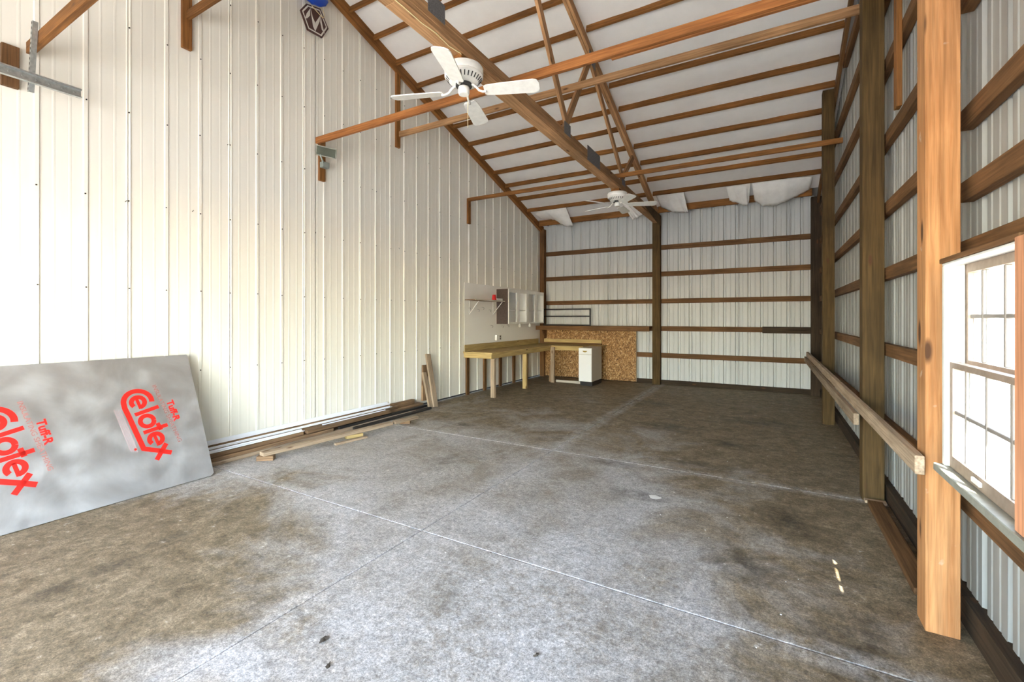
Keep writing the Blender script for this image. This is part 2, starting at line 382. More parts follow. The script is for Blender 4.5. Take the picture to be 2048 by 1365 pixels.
def joined(parts):                                # list of (verts, faces)
    vv, ff = [], []
    for v, f in parts:
        o = len(vv); vv += [tuple(q) for q in v]; ff += [[i+o for i in q] for q in f]
    return mesh(vv, ff)
def bxvf(lo, hi):
    x0, y0, z0 = lo; x1, y1, z1 = hi
    return ([(x0, y0, z0), (x1, y0, z0), (x1, y1, z0), (x0, y1, z0), (x0, y0, z1), (x1, y0, z1), (x1, y1, z1), (x0, y1, z1)],
            [[0, 3, 2, 1], [4, 5, 6, 7], [0, 1, 5, 4], [1, 2, 6, 5], [2, 3, 7, 6], [3, 0, 4, 7]])

# ------------------------------------------------------------------ dimensions of the building
XL, XR, YB, YF, YRIDGE, S = -5.335, 0.892, 10.885, -2.95, 3.95, 0.325
def zp(y): return 4.19+S*(9.82-(YRIDGE+abs(y-YRIDGE)))      # underside of the purlins
def zw(y): return zp(y)+0.168                               # top of the wall sheets, under the roof deck
def zc(y): return zp(y)+0.105                               # face of the insulation

# ------------------------------------------------------------------ floor
floor = put('floor', joined([bxvf((XL-0.1, YF-0.05, -0.16), (XR+0.1, YB+0.1, -0.012))]), 'slab_under', kind='structure')
floor['label'] = 'stained concrete floor cut into large squares'
xs = [XL-0.05, -2.205, XR+0.05]; ys = [YF-0.02, -2.05, 0.23, 2.51, 4.79, 7.07, 9.35, YB+0.05]
for i in range(2):
    for j in range(len(ys)-1):
        gp = 0.004
        lo = (xs[i]+(gp if i else 0), ys[j]+gp, -0.03); hi = (xs[i+1]-(0 if i else gp), ys[j+1]-gp, 0.0)
        me = cbox(hi[0]-lo[0], hi[1]-lo[1], 0.03, 0.004).copy(); me.materials.clear()
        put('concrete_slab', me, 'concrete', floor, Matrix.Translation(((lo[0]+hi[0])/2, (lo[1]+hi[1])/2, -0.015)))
ground = put('ground', joined([bxvf((-60, -60, -0.4), (60, 60, -0.17))]), 'gravel', kind='structure')

# ------------------------------------------------------------------ ribbed steel sheets
def profile(a0, a1, pitch, first, out, hmaj=0.030, minor=2, hmin=0.004):
    pts = [(a0, 0.0)]
    k = math.floor((a0-first)/pitch)-1
    while first+k*pitch < a1+pitch:
        c0 = first+k*pitch
        wb_ = 0.013+hmaj*0.62; seq = [(c0-wb_, 0), (c0-0.013, hmaj), (c0+0.013, hmaj), (c0+wb_, 0)]
        for q in range(1, minor+1):
            cm = c0+pitch*q/(minor+1); seq += [(cm-0.012, 0), (cm-0.005, hmin), (cm+0.005, hmin), (cm+0.012, 0)]
        for a, h in seq:
            if a0 < a < a1: pts.append((a, h*out))
        k += 1
    pts.append((a1, 0.0)); return pts
def sheet(parent, axis, base, a0, a1, z0, ztop, pitch, first, out, mt, minor=2):
    lin = mt == 'liner_white'
    pr = profile(a0-0.004, a1+0.004, pitch, first, out, 0.0105 if lin else 0.030, minor, 0.0014 if lin else 0.004)
    vv, ff = [], []
    for a, h in pr:
        for z in (z0, ztop(a) if callable(ztop) else ztop):
            vv.append((base+h, a, z) if axis == 'y' else (a, base+h, z))
    for i in range(len(pr)-1): ff.append([2*i, 2*i+2, 2*i+3, 2*i+1])
    return put('steel_sheet', mesh(vv, ff), mt, parent)

# left wall: white lining steel, ribs towards the room
wall_left = root('wall_left', (XL, 4, 0), kind='structure', label='long white ribbed steel wall on the left')
PITCH = 0.3115; RIB0 = 1.285
k = -14; a = RIB0-PITCH*13
edges = []
while a < YB:
    if a > YF-0.9: edges.append(a)
    a += 3*PITCH
edges = [max(e, YF) for e in edges]+[YB]
for a0, a1 in zip(edges[:-1], edges[1:]):
    if a1-a0 < 0.05: continue
    if a0 < YRIDGE < a1:
        sheet(wall_left, 'y', XL, a0, YRIDGE, 0.035, zw, PITCH, RIB0, 1, 'liner_white'); sheet(wall_left, 'y', XL, YRIDGE, a1, 0.035, zw, PITCH, RIB0, 1, 'liner_white')
    else: sheet(wall_left, 'y', XL, a0, a1, 0.035, zw, PITCH, RIB0, 1, 'liner_white')
box('backing_board', (XL-0.06, YF, 0.0), (XL-0.02, YB, 0.06), 'black_board', wall_left)
parts = []
y = RIB0-2*PITCH
while y < 10.4:
    for z in (0.985, 1.83, 2.667, 3.51, 4.33, 5.1):
        if z < zp(y)-0.25 and not (y > 7.3 and z < 1.2):
            yo = y+random.uniform(-0.006, 0.006); zo = z+random.uniform(-0.006, 0.006); x0 = XL+0.0095
            ring = [(x0+0.006, yo+0.0065*math.cos(i*math.pi/3), zo+0.0065*math.sin(i*math.pi/3)) for i in range(6)]
            base = [(x0-0.002, p[1], p[2]) for p in ring]
            parts.append((base+ring, [[6, 7, 8, 9, 10, 11]]+[[i, (i+1) % 6, 6+(i+1) % 6, 6+i] for i in range(6)]))
    y += PITCH
put('screw_heads', joined(parts), 'screw_dark', wall_left, kind='stuff')
for (y, z) in ((1.88, 2.661), (2.448, 2.683), (2.802, 3.505), (3.934, 2.699), (5.504, 2.694), (4.934, 3.525)):
    put('nail', tube([(XL, y+0.02, z+0.012), (XL+0.05, y-0.015, z-0.015)], 0.003, 6), 'screw_dark', wall_left)
# rake rafter on that wall, one timber each side of the ridge
for sgn in (1, -1):
    ye = YB-0.06 if sgn > 0 else YF+0.06
    board('rafter', (-5.285, YRIDGE, zp(YRIDGE)+0.025), (-5.285, ye, zp(ye)+0.025), 0.15, 0.076, 'purlin_wood', wall_left)
    board('rafter', (-5.285, YRIDGE, zp(YRIDGE)-0.056), (-5.285, ye, zp(ye)-0.056), 0.012, 0.05, 'pine_grey', wall_left) if False else None
box('post', (-5.45+0.135, 10.73, 0.0), (-5.19, 10.87, zp(10.8)+0.02), 'girt_wood', wall_left)
def stub(y, z0, z1, mt='purlin_wood', w=0.092): box('hanger_block', (XL+0.002, y-w/2, z0), (XL+0.042, y+w/2, z1), mt, wall_left)
stub(5.477, 4.345, zp(5.477)+0.02); stub(2.393, 4.37, zp(2.393)+0.02); stub(4.035, 3.415, 3.965); stub(7.485, 3.455, 3.965); stub(1.128, 3.41, 3.745, 'girt_wood', 0.10)

# back wall: bare backs of the sheets, ribs away from the room, timber girts
wall_back = root('wall_back', (-2.2, YB, 0), kind='structure', label='far wall of bare grey ribbed steel on timber girts')
a = XL
while a < XR:
    a1 = min(a+0.95, XR)
    sheet(wall_back, 'x', YB, a, a1, 0.09, zw(YB)+0.006, 0.2375, -2.06, 1, 'steel_back', minor=1); a = a1
for i, (z0, z1) in enumerate(((0.615, 0.725), (1.24, 1.35), (1.885, 1.99), (2.515, 2.625), (3.155, 3.265))):
    for j, (x0, x1) in enumerate(((-5.19, -2.30), (-2.30, 0.87))):
        zt = -0.0 if i < 4 else (0.025 if j == 0 else -0.02)
        box('girt', (x0, 10.843, z0+zt), (x1, 10.881, z1+zt), 'girt_wood', wall_back)
box('girt', (-0.15, 10.80, 1.225), (0.86, 10.842, 1.36), 'dark_post', wall_back)
for (x0, x1) in ((-5.3, -2.30), (-2.30, 0.87)): box('skirt_board', (x0, 10.84, 0.0), (x1, 10.90, 0.10), 'dark_post', wall_back)
box('post', (-2.385, 10.70, 0.0), (-2.212, 10.842, 3.93), 'old_post', wall_back)
box('post', (0.698, 10.70, 0.0), (0.885, 10.842, 3.95), 'dark_post', wall_back)

# right wall: sheets, girts, posts
wall_right = root('wall_right', (XR, 4, 0), kind='structure', label='right wall of grey ribbed steel with timber posts and girts')
WY0, WY1, WZ0, WZ1 = 1.775, 2.77, 0.845, 1.835
SD0, SD1, SDZ = -2.75, -1.30, 2.10         # open sliding doorway beside the camera
rng = [YF, SD0, SD1, 0.3, 1.1, WY0, WY1, 3.6, YRIDGE, 4.8, 5.7, 6.6, 7.5, 8.4, 9.3, 10.2, YB]
for a0, a1 in zip(rng[:-1], rng[1:]):
    if a0 == WY0:
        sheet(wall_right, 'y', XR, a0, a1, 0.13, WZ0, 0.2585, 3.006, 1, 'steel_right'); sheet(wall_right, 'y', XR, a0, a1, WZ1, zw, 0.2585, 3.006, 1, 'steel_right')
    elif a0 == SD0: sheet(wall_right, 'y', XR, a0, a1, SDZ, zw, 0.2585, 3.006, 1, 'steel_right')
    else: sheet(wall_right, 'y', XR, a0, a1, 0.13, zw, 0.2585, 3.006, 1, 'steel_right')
bays = [(SD1, 0.9), (0.9, 3.12), (3.12, 4.87), (4.87, 7.99), (7.99, 10.84)]
for bi, (a0, a1) in enumerate(bays):
    hs_ = (0.64, 1.28, 1.92, 2.47, 3.05, 3.68, 4.30, 4.92, 5.5) if bi != 1 else (0.63, 1.885, 2.182, 2.545, 3.14, 3.68, 4.30, 4.92, 5.5)
    for z in hs_:
        if z > zp(a0)-0.02 and z > zp(a1)-0.02: continue
        ya, yb_ = (3.33 if bi == 2 else a0), a1
        if z+0.05 > zp(a1): yb_ = min(a1, YRIDGE+(zp(YRIDGE)-z-0.06)/S)
        if z+0.05 > zp(a0) and a0 < YRIDGE: ya = max(a0, YRIDGE-(zp(YRIDGE)-z-0.06)/S)
        if yb_-ya > 0.2: box('girt', (0.835, ya+0.002, z-0.05), (0.888, yb_-0.002, z+0.05), 'girt_wood', wall_right)
    box('skirt_board', (0.842, a0, 0.0), (0.935, a1, 0.14), 'dark_post', wall_right)
box('post', (0.663, 2.945, 0.0), (0.792, 3.09, zp(3.02)-0.02), 'treated_post', wall_right)
box('post', (0.677, 4.80, 0.0), (0.825, 4.945, zp(4.9)-0.02), 'old_post', wall_right)
box('post', (0.657, 7.92, 0.0), (0.80, 8.065, zp(8.0)+0.07), 'old_post', wall_right)
box('header', (0.70, YF+0.1, SDZ), (0.888, SD1, SDZ+0.24), 'girt_wood', wall_right); box('jamb', (0.70, SD1, 0.0), (0.834, SD1+0.12, SDZ+0.24), 'girt_wood', wall_right)
box('post', (0.68, 0.83, 0.0), (0.82, 0.97, zp(0.9)-0.02), 'old_post', wall_right)
for ye in (YB-0.06, YF+0.06):
    board('rafter', (0.815, YRIDGE, zp(YRIDGE)-0.01), (0.815, ye, zp(ye)-0.01), 0.14, 0.038, 'girt_wood', wall_right)
box('stud', (0.800, 4.26, 3.101), (0.834, 4.35, zp(4.3)-0.1), 'purlin_wood', wall_right)
rail = box('guard_rail', (0.614, 2.90, 0.782), (0.652, 10.66, 0.874), 'pine_grey', wall_right)
box('guard_rail', (0.577, 4.50, 0.690), (0.613, 10.60, 0.782), 'pine_grey', wall_right)

# front wall behind the camera with the wide open doorway
wall_front = root('wall_front', (-2.2, YF, 0), kind='structure', label='front wall with the wide open doorway')
DX0, DX1, DZ = -3.80, 0.70, 2.85
for x0, x1, z0 in ((XL, DX0, 0.0), (DX1, XR, 0.0), (DX0, -3.2, DZ), (-3.2, -1.4, DZ), (-1.4, DX1, DZ)):
    sheet(wall_front, 'x', YF, x0, x1, z0, zw(YF), 0.2375, -2.06, -1, 'steel_back')
for x in (DX0, DX1): box('jamb', (x-0.05, YF-0.02, 0), (x+0.05, YF+0.14, DZ+0.1), 'girt_wood', wall_front)
box('header', (DX0, YF+0.02, DZ), (DX1, YF+0.14, DZ+0.28), 'girt_wood', wall_front)

# ------------------------------------------------------------------ ceiling: insulation facing over purlins
nx, ny = 50, 64
def ceil_mesh(y0, y1):
    vv, ff = [], []
    for j in range(ny+1):
        y = y0+(y1-y0)*j/ny
        for i in range(nx+1):
            x = XL-0.02+(0.935-XL)*i/nx
            sag = 0.010*math.sin(x*2.1+y*1.3)+0.008*math.sin(x*5.3-y*3.1)-0.012*abs(math.sin(math.pi*(y-9.87)/0.4925))
            ed = min(1, (x-XL)/0.3, (0.80-x)/0.3); vv.append((x, y, zc(y)+max(0, ed)*sag))
    for j in range(ny):
        for i in range(nx): a_ = j*(nx+1)+i; ff.append([a_, a_+nx+1, a_+nx+2, a_+1])
    return vv, ff
ceiling = put('ceiling', joined([ceil_mesh(YRIDGE, 10.5), ceil_mesh(YF-0.02, YRIDGE)]), 'insulation', kind='structure', label='sloping white insulation facing under the roof')
for p in ceiling.data.polygons: p.use_smooth = True
for sgn in (1, -1):                                # roof deck above, with overhang at the eaves
    ye = YRIDGE+sgn*(YB+0.45-YRIDGE)
    a_, b_ = sorted((YRIDGE, ye))
    pts = [(YRIDGE, zc(YRIDGE)+0.06), (ye, zp(ye)+0.165), (ye, zp(ye)+0.20), (YRIDGE, zc(YRIDGE)+0.10)]
    put('roof_deck', prism(pts, 'x', XL-0.4, XR+0.4), 'steel_right', ceiling)
PY = [4.44, 4.90, 5.37, 5.86, 6.36, 6.87, 7.38, 7.82, 8.33, 8.82, 9.37, 9.88]
nrm = Vector((0, S, 1)).normalized()
for y in PY+[2*YRIDGE-q for q in PY]:
    s = 1 if y > YRIDGE else -1
    up = Vector((0, s*S, 1)).normalized(); c = Vector((0, y, zp(y)))+up*0.045
    for x0, x1 in ((-5.245, -2.285), (-2.195, 0.795)):
        board('purlin', (x0, c.y, c.z), (x1, c.y, c.z), 0.089, 0.040, 'purlin_wood', ceiling, up=up)
for y in (10.46, 2*YRIDGE-10.46):
    for x0, x1 in ((-5.19, -2.39), (-2.20, 0.70)): board('eave_purlin', (x0, y, zp(y)+0.005), (x1, y, zp(y)+0.005), 0.14, 0.04, 'purlin_wood', ceiling)
board('ridge_board', (-5.245, YRIDGE, zp(YRIDGE)+0.03), (0.795, YRIDGE, zp(YRIDGE)+0.03), 0.12, 0.04, 'purlin_wood', ceiling)

def flap(top, bot, seed, label, bulge=0.05):
    # a loose tongue of torn facing: grid between an upper and a lower edge, with folds, 3 mm thick
    rnd = random.Random(seed); n, mrows = 24, 10
    def at(pl, t):
        q = t*(len(pl)-1); i = min(int(q), len(pl)-2); f = q-i
        return Vector(pl[i]).lerp(Vector(pl[i+1]), f)
    ph = rnd.uniform(0, 6); vv, ff = [], []
    for j in range(mrows+1):
        s = j/mrows
        for i in range(n+1):
            t = i/n; p = at(top, t).lerp(at(bot, t), s)
            p.y -= bulge*math.sin(math.pi*s)*0.8+0.022*s*math.sin(t*17+ph)+0.014*s*math.sin(t*31+ph*2)
            p.z += (0.012*rnd.uniform(-1, 1) if j == mrows else 0)
            vv.append(p)
    for j in range(mrows):
        for i in range(n): a_ = j*(n+1)+i; ff.append([a_, a_+1, a_+n+2, a_+n+1])
    me = mesh(vv, ff, True); o = put('torn_flap', me, 'insulation_torn', ceiling, label=label)
    md = o.modifiers.new('thick', 'SOLIDIFY'); md.thickness = 0.003; return o
ZT = lambda y: zc(y)-0.015
flap([(-5.15, 10.15, ZT(10.15)), (-4.7, 10.0, ZT(10.0)), (-4.24, 9.95, ZT(9.95))], [(-5.1, 10.40, 4.08), (-4.75, 10.40, 4.04), (-4.42, 10.40, 3.82), (-4.22, 10.38, 3.82)], 1, 'pale folded flap of torn facing at the left end of the eave')
flap([(-2.93, 10.0, ZT(10.0)-0.02), (-2.80, 10.0, ZT(10.0)-0.02)], [(-2.76, 10.38, 3.80), (-2.62, 10.38, 3.85), (-2.48, 10.38, 3.95)], 2, 'narrow wedge of torn facing hanging left of the middle post')
flap([(-2.16, 10.05, ZT(10.05)), (-1.85, 9.97, ZT(9.97)), (-1.58, 9.95, ZT(9.95))], [(-2.12, 10.40, 4.02), (-1.85, 10.40, 3.88), (-1.62, 10.40, 3.84), (-1.55, 10.38, 3.84)], 3, 'broad flap of torn facing right of the middle post')
flap([(-0.78, 10.05, ZT(10.05)), (-0.34, 10.0, ZT(10.0))], [(-0.74, 10.40, 4.0), (-0.55, 10.40, 3.90), (-0.42, 10.40, 3.84), (-0.38, 10.38, 3.93)], 4, 'small flap left of the slit in the facing')
flap([(-0.32, 10.0, ZT(10.0)), (0.15, 10.0, ZT(10.0)), (0.68, 10.1, ZT(10.1))], [(-0.28, 10.38, 3.92), (-0.12, 10.40, 3.79), (0.12, 10.40, 3.80), (0.35, 10.40, 3.88), (0.66, 10.42, 4.03)], 5, 'wide sagging curtain of torn facing at the right end of the eave', 0.09)

# ------------------------------------------------------------------ roof truss over the middle post
truss = root('roof_truss', (-2.275, YRIDGE, 3.74), label='timber roof truss across the middle of the shed carrying both ceiling fans', category='truss')
for y0, y1 in ((YF+0.3, 2.3), (2.3, 6.2), (6.2, 10.69)):
    for xc in (-2.33, -2.22): box('bottom_chord', (xc-0.019, y0, 3.782), (xc+0.019, y1, 3.885), 'truss_wood', truss)
    box('bottom_plank', (-2.352, y0, 3.740), (-2.203, y1, 3.780), 'truss_wood', truss)
for sgn in (1, -1):
    ye = YRIDGE+sgn*(10.69-YRIDGE)
    for xc in (-2.262, -2.219): board('top_chord', (xc, YRIDGE, zp(YRIDGE)-0.062), (xc, ye, zp(ye)-0.062), 0.115, 0.040, 'truss_wood', truss)
    def Y(q): return YRIDGE+sgn*(q-YRIDGE)
    for (ya, za, yb_, zb) in ((3.82, 5.86, 5.27, 3.93), (6.12, 5.28, 5.16, 3.88), (6.12, 5.20, 7.74, 3.96), (8.40, 4.56, 7.62, 3.90)):
        board('web', (-2.222, Y(ya), za), (-2.222, Y(yb_), zb), 0.098, 0.038, 'truss_wood', truss, up=(0, 1, 0.2))
    def plate(pts): put('gusset_plate', prism([(Y(p[0]), p[1]) for p in pts], 'x', -2.2025, -2.1985), 'gusset_grey', truss)
    plate([(5.12, 3.83), (5.32, 3.83), (5.32, 3.98), (5.12, 3.98)]); plate([(5.93, 3.745), (6.46, 3.745), (6.46, 3.95), (5.93, 3.95)])
    plate([(6.0, 5.16), (6.25, 5.12), (6.25, 5.24), (6.0, 5.31)]); plate([(7.60, 3.83), (7.80, 3.83), (7.80, 3.94), (7.60, 3.94)])
    put('heel_gusset', prism([(Y(9.25), 3.79), (Y(10.45), 3.66), (Y(10.695), 3.66), (Y(10.695), zp(10.695)-0.01), (Y(9.25), 3.90)], 'x', -2.198, -2.186), 'old_post', truss)

def brace(p0, p1, w, t, mt, label): return board('brace_board', p0, p1, w, t, mt, None, label=label, category='brace', group='long horizontal braces under the roof')
brace((-5.292, 3.94, 3.930), (0.83, 3.94, 3.930), 0.085, 0.040, 'orange_wood', 'reddish long brace running from the work lamp past the near fan')
brace((-1.25, 3.985, 3.930), (0.83, 3.985, 3.930), 0.085, 0.038, 'orange_wood', 'shorter brace doubled beside the reddish brace at the upper right')
brace((-5.292, 5.50, 4.565), (0.79, 5.50, 4.565), 0.088, 0.038, 'truss_wood', 'dull brown long brace on the hanging block above the near fan')
brace((-5.292, 7.43, 3.928), (0.84, 7.43, 3.928), 0.070, 0.038, 'purlin_wood', 'thin long brace crossing just before the far fan')
brace((-5.292, 2.40, 4.72), (0.83, 2.40, 4.72), 0.088, 0.038, 'purlin_wood', 'brace whose end shows above the wall block at the top left')
brace((-5.292, 1.236, 3.765), (-2.36, 1.236, 3.765), 0.095, 0.045, 'purlin_wood', 'thick brace at the top left corner with the steel hanger')

# ------------------------------------------------------------------ window in the right wall
win = root('window_1', (0.78, 2.26, WZ0), kind='structure', label='old white double-hung window glaring with daylight')
jx0, jx1 = 0.677, 0.905; JA, JB = 1.80, 2.722
box('jamb', (jx0, JB, 0.885), (jx1, JB+0.03, 1.785), 'white_paint', win); box('jamb', (0.704, JA-0.03, 0.885), (jx1, JA, 1.785), 'white_paint', win)
box('head', (jx0, JA-0.03, 1.785), (jx1, JB+0.03, 1.795), 'white_paint', win); box('head_trim', (jx0-0.006, 2.001, 1.796), (0.83, JB+0.045, 1.818), 'girt_wood', win)
box('stop', (0.731, JB-0.014, 0.885), (0.743, JB-0.0005, 1.785), 'white_paint', win)
box('sill', (0.650, JA-0.01, 0.850), (0.93, JB+0.045, 0.884), 'sill_paint', win)
def sash(x0, x1, z0, z1, rail_b, rail_t):
    ya, yb_, za, zb = JA+0.036, JB-0.036, z0+rail_b, z1-rail_t; xc = (x0+x1)/2
    s = put('sash', joined([bxvf((x0, JA+0.001, z0), (x1, ya, z1)), bxvf((x0, yb_, z0), (x1, JB-0.0015, z1)),
                            bxvf((x0, ya, z0), (x1, yb_, za)), bxvf((x0, ya, zb), (x1, yb_, z1))]), 'sash_paint', win)
    cols = (ya, 2.148, 2.354, 2.560, yb_); zm = (za+zb)/2
    for y in cols[1:-1]: box('muntin', (xc-0.011, y-0.008, za), (xc+0.011, y+0.008, zb), 'muntin_paint', s)
    for i in range(4):
        y0 = cols[i]+(0.008 if i else 0); y1 = cols[i+1]-(0.008 if i < 3 else 0)
        box('muntin', (xc-0.010, y0, zm-0.008), (xc+0.010, y1, zm+0.008), 'muntin_paint', s)
        for z0_, z1_ in ((za, zm-0.008), (zm+0.008, zb)):
            put('pane', joined([bxvf((xc-0.0015, y0, z0_), (xc+0.0015, y1, z1_))]), 'glass', s)
    return s
sash(0.745, 0.779, 1.335, 1.784, 0.03, 0.037)
lower = sash(0.695, 0.729, 0.886, 1.352, 0.052, 0.025)
box('sash_lift', (0.684, 2.36, 0.905), (0.6945, 2.44, 0.925), 'white_paint', lower)
tb = box('trim_1', (0.660, 1.90, 0.885), (0.703, 2.0, 1.802), 'red_board', None, kind='structure', label='reddish upright board at the right edge beside the window')

# ------------------------------------------------------------------ insulation board leaning on the left wall
B0, B1 = Vector((-4.72, 0, 0.002)), Vector((-5.26, 0, 1.167)); e_t = (B1-B0).normalized(); n_out = Vector((0, 1, 0)).cross(e_t).normalized()
SLEN = 1.284
def shm(s, t, off=0.0): return Matrix((Vector((0, 1, 0)), -n_out, e_t)).transposed().to_4x4() if False else None
bmx = Matrix((Vector((0, 1, 0)), e_t, n_out)).transposed().to_4x4()     # local x = along wall, y = up the board, z = towards the room
bmx.translation = B0
celo = put('insulation_board', None, None, None, bmx, label='large foil-faced insulation board with red print leaning on the white wall', category='insulation board')
def loc_to(o, me, mt, parent, z=0.0): return put(o, me, mt, parent, bmx @ Matrix.Translation((0, 0, z)))
poly = [(-0.07, 0.0), (2.345, 0.012), (2.369, 0.03), (2.376, 1.27), (2.366, 1.284), (-0.07, 1.284)]
loc_to('foil_panel', prism(poly, 'z', -0.022, 0.0), 'foil', celo)
loc_to('foam_core', prism([(p[0]*0.9995, p[1]*0.999+0.0006) for p in poly], 'z', -0.019, -0.003), 'foam_edge', celo)
def stroke(pts, w):                               # thick line with mitred joins
    pts = [Vector(p) for p in pts]; L, Rr = [], []
    for i, p in enumerate(pts):
        d0 = (p-pts[i-1]).normalized() if i else None; d1 = (pts[i+1]-p).normalized() if i < len(pts)-1 else None
        if d0 is None: d0 = d1
        if d1 is None: d1 = d0
        n0 = Vector((-d0.y, d0.x)); n1 = Vector((-d1.y, d1.x)); nn = (n0+n1).normalized(); k_ = w/2/max(0.4, nn.dot(n0))
        L.append(p+nn*k_); Rr.append(p-nn*k_)
    n = len(pts); vv = [(p.x, p.y, 0) for p in L]+[(p.x, p.y, 0) for p in Rr]
    return vv, [[n+i, n+i+1, i+1, i] for i in range(n-1)]
def arc(c, r, a0, a1, n=22): return [(c[0]+r*math.cos(R(a0+(a1-a0)*i/n)), c[1]+r*math.sin(R(a0+(a1-a0)*i/n))) for i in range(n+1)]
def text_vf(body, size, offset, start, ang, width=None):
    cu = bpy.data.curves.new('txt', 'FONT'); cu.body = body; cu.size = size; cu.offset = offset
    ob = bpy.data.objects.new('txt', cu); C.objects.link(ob)
    dg = bpy.context.evaluated_depsgraph_get(); me = bpy.data.meshes.new_from_object(ob.evaluated_get(dg))
    vv = [v.co.copy() for v in me.vertices]; ff = [list(p.vertices) for p in me.polygons]
    x1 = max(v.x for v in vv); sx_ = (width/x1) if width else 1.0
    ca, sa = math.cos(ang), math.sin(ang)
    out = [(start[0]+v.x*sx_*ca-v.y*sa, start[1]+v.x*sx_*sa+v.y*ca, 0) for v in vv]
    bpy.data.objects.remove(ob); bpy.data.curves.remove(cu); bpy.data.meshes.remove(me)
    return out, ff
def shift(vf, ds, dt): return [(v[0]+ds, v[1]+dt, v[2]) for v in vf[0]], vf[1]
TH = -80.0
Cpath = arc((1.886, 0.846), 0.106, -8, 180, 26)+[(1.782, 0.80), (1.800, 0.718), (1.828, 0.567), (1.860, 0.405), (1.953, 0.366), (2.062, 0.316)]
logo = [stroke(Cpath, 0.041), stroke([(2.035, 0.412), (1.938, 0.280)], 0.038), stroke([(1.845, 0.727), (2.036, 0.775)], 0.034),
        stroke([(1.882, 0.549), (2.076, 0.586)], 0.034), stroke([(2.0, 0.618), (2.018, 0.548)], 0.034),
        stroke(arc((1.926, 0.653), 0.052, 0, 360, 30), 0.037)]
for c in ((1.886, 0.842), (1.965, 0.472)):
    logo.append(stroke(arc(c, 0.050, TH, TH+305, 26), 0.037))
    dx, dy = math.cos(R(TH)), math.sin(R(TH)); logo.append(stroke([(c[0]-dx*0.045, c[1]-dy*0.045), (c[0]+dx*0.066, c[1]+dy*0.066)], 0.026))
tuff = text_vf('Tuff-R', 0.077, 0.0030, (2.107, 0.815), R(-82), 0.213)
ins = text_vf('INSULATING SHEATHING', 0.047, 0.0003, (2.018, 0.990), R(-79), 0.602)
star = [stroke([(1.801-0.011*math.cos(R(q)), 0.414-0.011*math.sin(R(q))), (1.801+0.011*math.cos(R(q)), 0.414+0.011*math.sin(R(q)))], 0.006) for q in (0, 45, 90, 135)]
for ds, dt in ((0, 0), (-0.892, -0.013)):
    pr = loc_to('logo_print', joined([shift(q, ds, dt) for q in logo+star]), 'print_red', celo, 0.0012); pr['label'] = 'red printed lettering Celotex'
    pr = loc_to('name_print', joined([shift(tuff, ds, dt)]), 'print_red', celo, 0.0016); pr['label'] = 'red printed lettering Tuff-R'
    pr = loc_to('caption_print', joined([shift(ins, ds, dt)]), 'print_pale', celo, 0.0010); pr['label'] = 'thin printed lettering INSULATING SHEATHING'
    lines = [stroke([(1.700+0.012*q+0.004, 0.80-0.004*q), (1.700+0.012*q+0.066, 0.40-0.004*q)], 0.0035) for q in range(5)]
    loc_to('small_print', joined([shift(q, ds, dt) for q in lines]), 'print_faint', celo, 0.0008)

# ------------------------------------------------------------------ timber and trim lying along the left wall
def lumber(name, p0, p1, w, t, mt, label, cat='board', grp='timber lying along the white wall', up=(0, 0, 1)):
    return board(name, p0, p1, w, t, mt, None, up=up, label=label, category=cat, group=grp)
lumber('plank', (-5.24, 2.2, 0.0215), (-5.24, 5.9, 0.0215), 0.043, 0.15, 'brown_board', 'lowest brown plank against the wall under the white strips')
lumber('plank', (-5.09, 2.1, 0.0215), (-5.09, 5.6, 0.0215), 0.043, 0.13, 'pine_grey', 'lowest weathered plank at the front of the pile')
lumber('plank', (-5.24, 2.15, 0.0665), (-5.24, 5.95, 0.0665), 0.043, 0.14, 'brown_board', 'middle brown plank against the wall under the white strips')
lumber('plank', (-5.085, 2.1, 0.064), (-5.085, 4.0, 0.064), 0.038, 0.12, 'brown_board', 'middle brown plank showing stacked edges beside the foil board')
lumber('plank', (-5.10, 3.62, 0.109), (-5.11, 5.05, 0.109), 0.038, 0.135, 'brown_board', 'short rough brown plank lying on top of the pile')
lumber('plank', (-5.272, 2.15, 0.127), (-5.272, 5.80, 0.127), 0.076, 0.07, 'brown_board', 'thick brown plank on edge carrying the rear white strip')
lumber('plank', (-5.207, 2.15, 0.113), (-5.207, 5.35, 0.113), 0.048, 0.05, 'brown_board', 'narrow brown batten carrying the middle white strip')
lumber('plank', (-5.10, 2.12, 0.104), (-5.10, 3.58, 0.104), 0.040, 0.085, 'brown_board', 'brown batten carrying the short front white strip')
lumber('steel_bar', (-5.05, 4.1, 0.062), (-5.05, 5.88, 0.062), 0.035, 0.04, 'black_board', 'dark narrow bar between the pile and the leaning boards', 'bar')
lumber('steel_bar', (-4.99, 4.3, 0.019), (-4.99, 5.92, 0.019), 0.035, 0.05, 'black_board', 'dark narrow bar on the floor in front of the pile', 'bar')
def strip(p0, p1, w, h, label):                   # folded white trim: flat with a small upstand
    p0, p1 = Vector(p0), Vector(p1); d = (p1-p0).normalized(); sd_ = d.cross(Vector((0, 0, 1)))
    o = []; 
    for p in (p0, p1):
        for a_, b_ in ((-w/2, h), (-w/2, 0), (w/2, 0), (w/2, h*0.5), (w/2-0.003, h*0.5), (w/2-0.003, 0.003), (-w/2+0.003, 0.003), (-w/2+0.003, h)): o.append(p+sd_*a_+Vector((0, 0, b_)))
    f = [[i, (i+1) % 8, 8+(i+1) % 8, 8+i] for i in range(8)]+[[0, 1, 6, 7], [1, 2, 5, 6], [2, 3, 4, 5], [15, 14, 9, 8], [14, 13, 10, 9], [13, 12, 11, 10]]
    return put('trim_strip', mesh(o, f), 'white_vinyl', None, label=label, category='trim strip', group='white trim strips on the timber pile')
strip((-5.285, 2.2, 0.167), (-5.285, 5.25, 0.167), 0.052, 0.040, 'white trim strip nearest the wall on top of the pile')
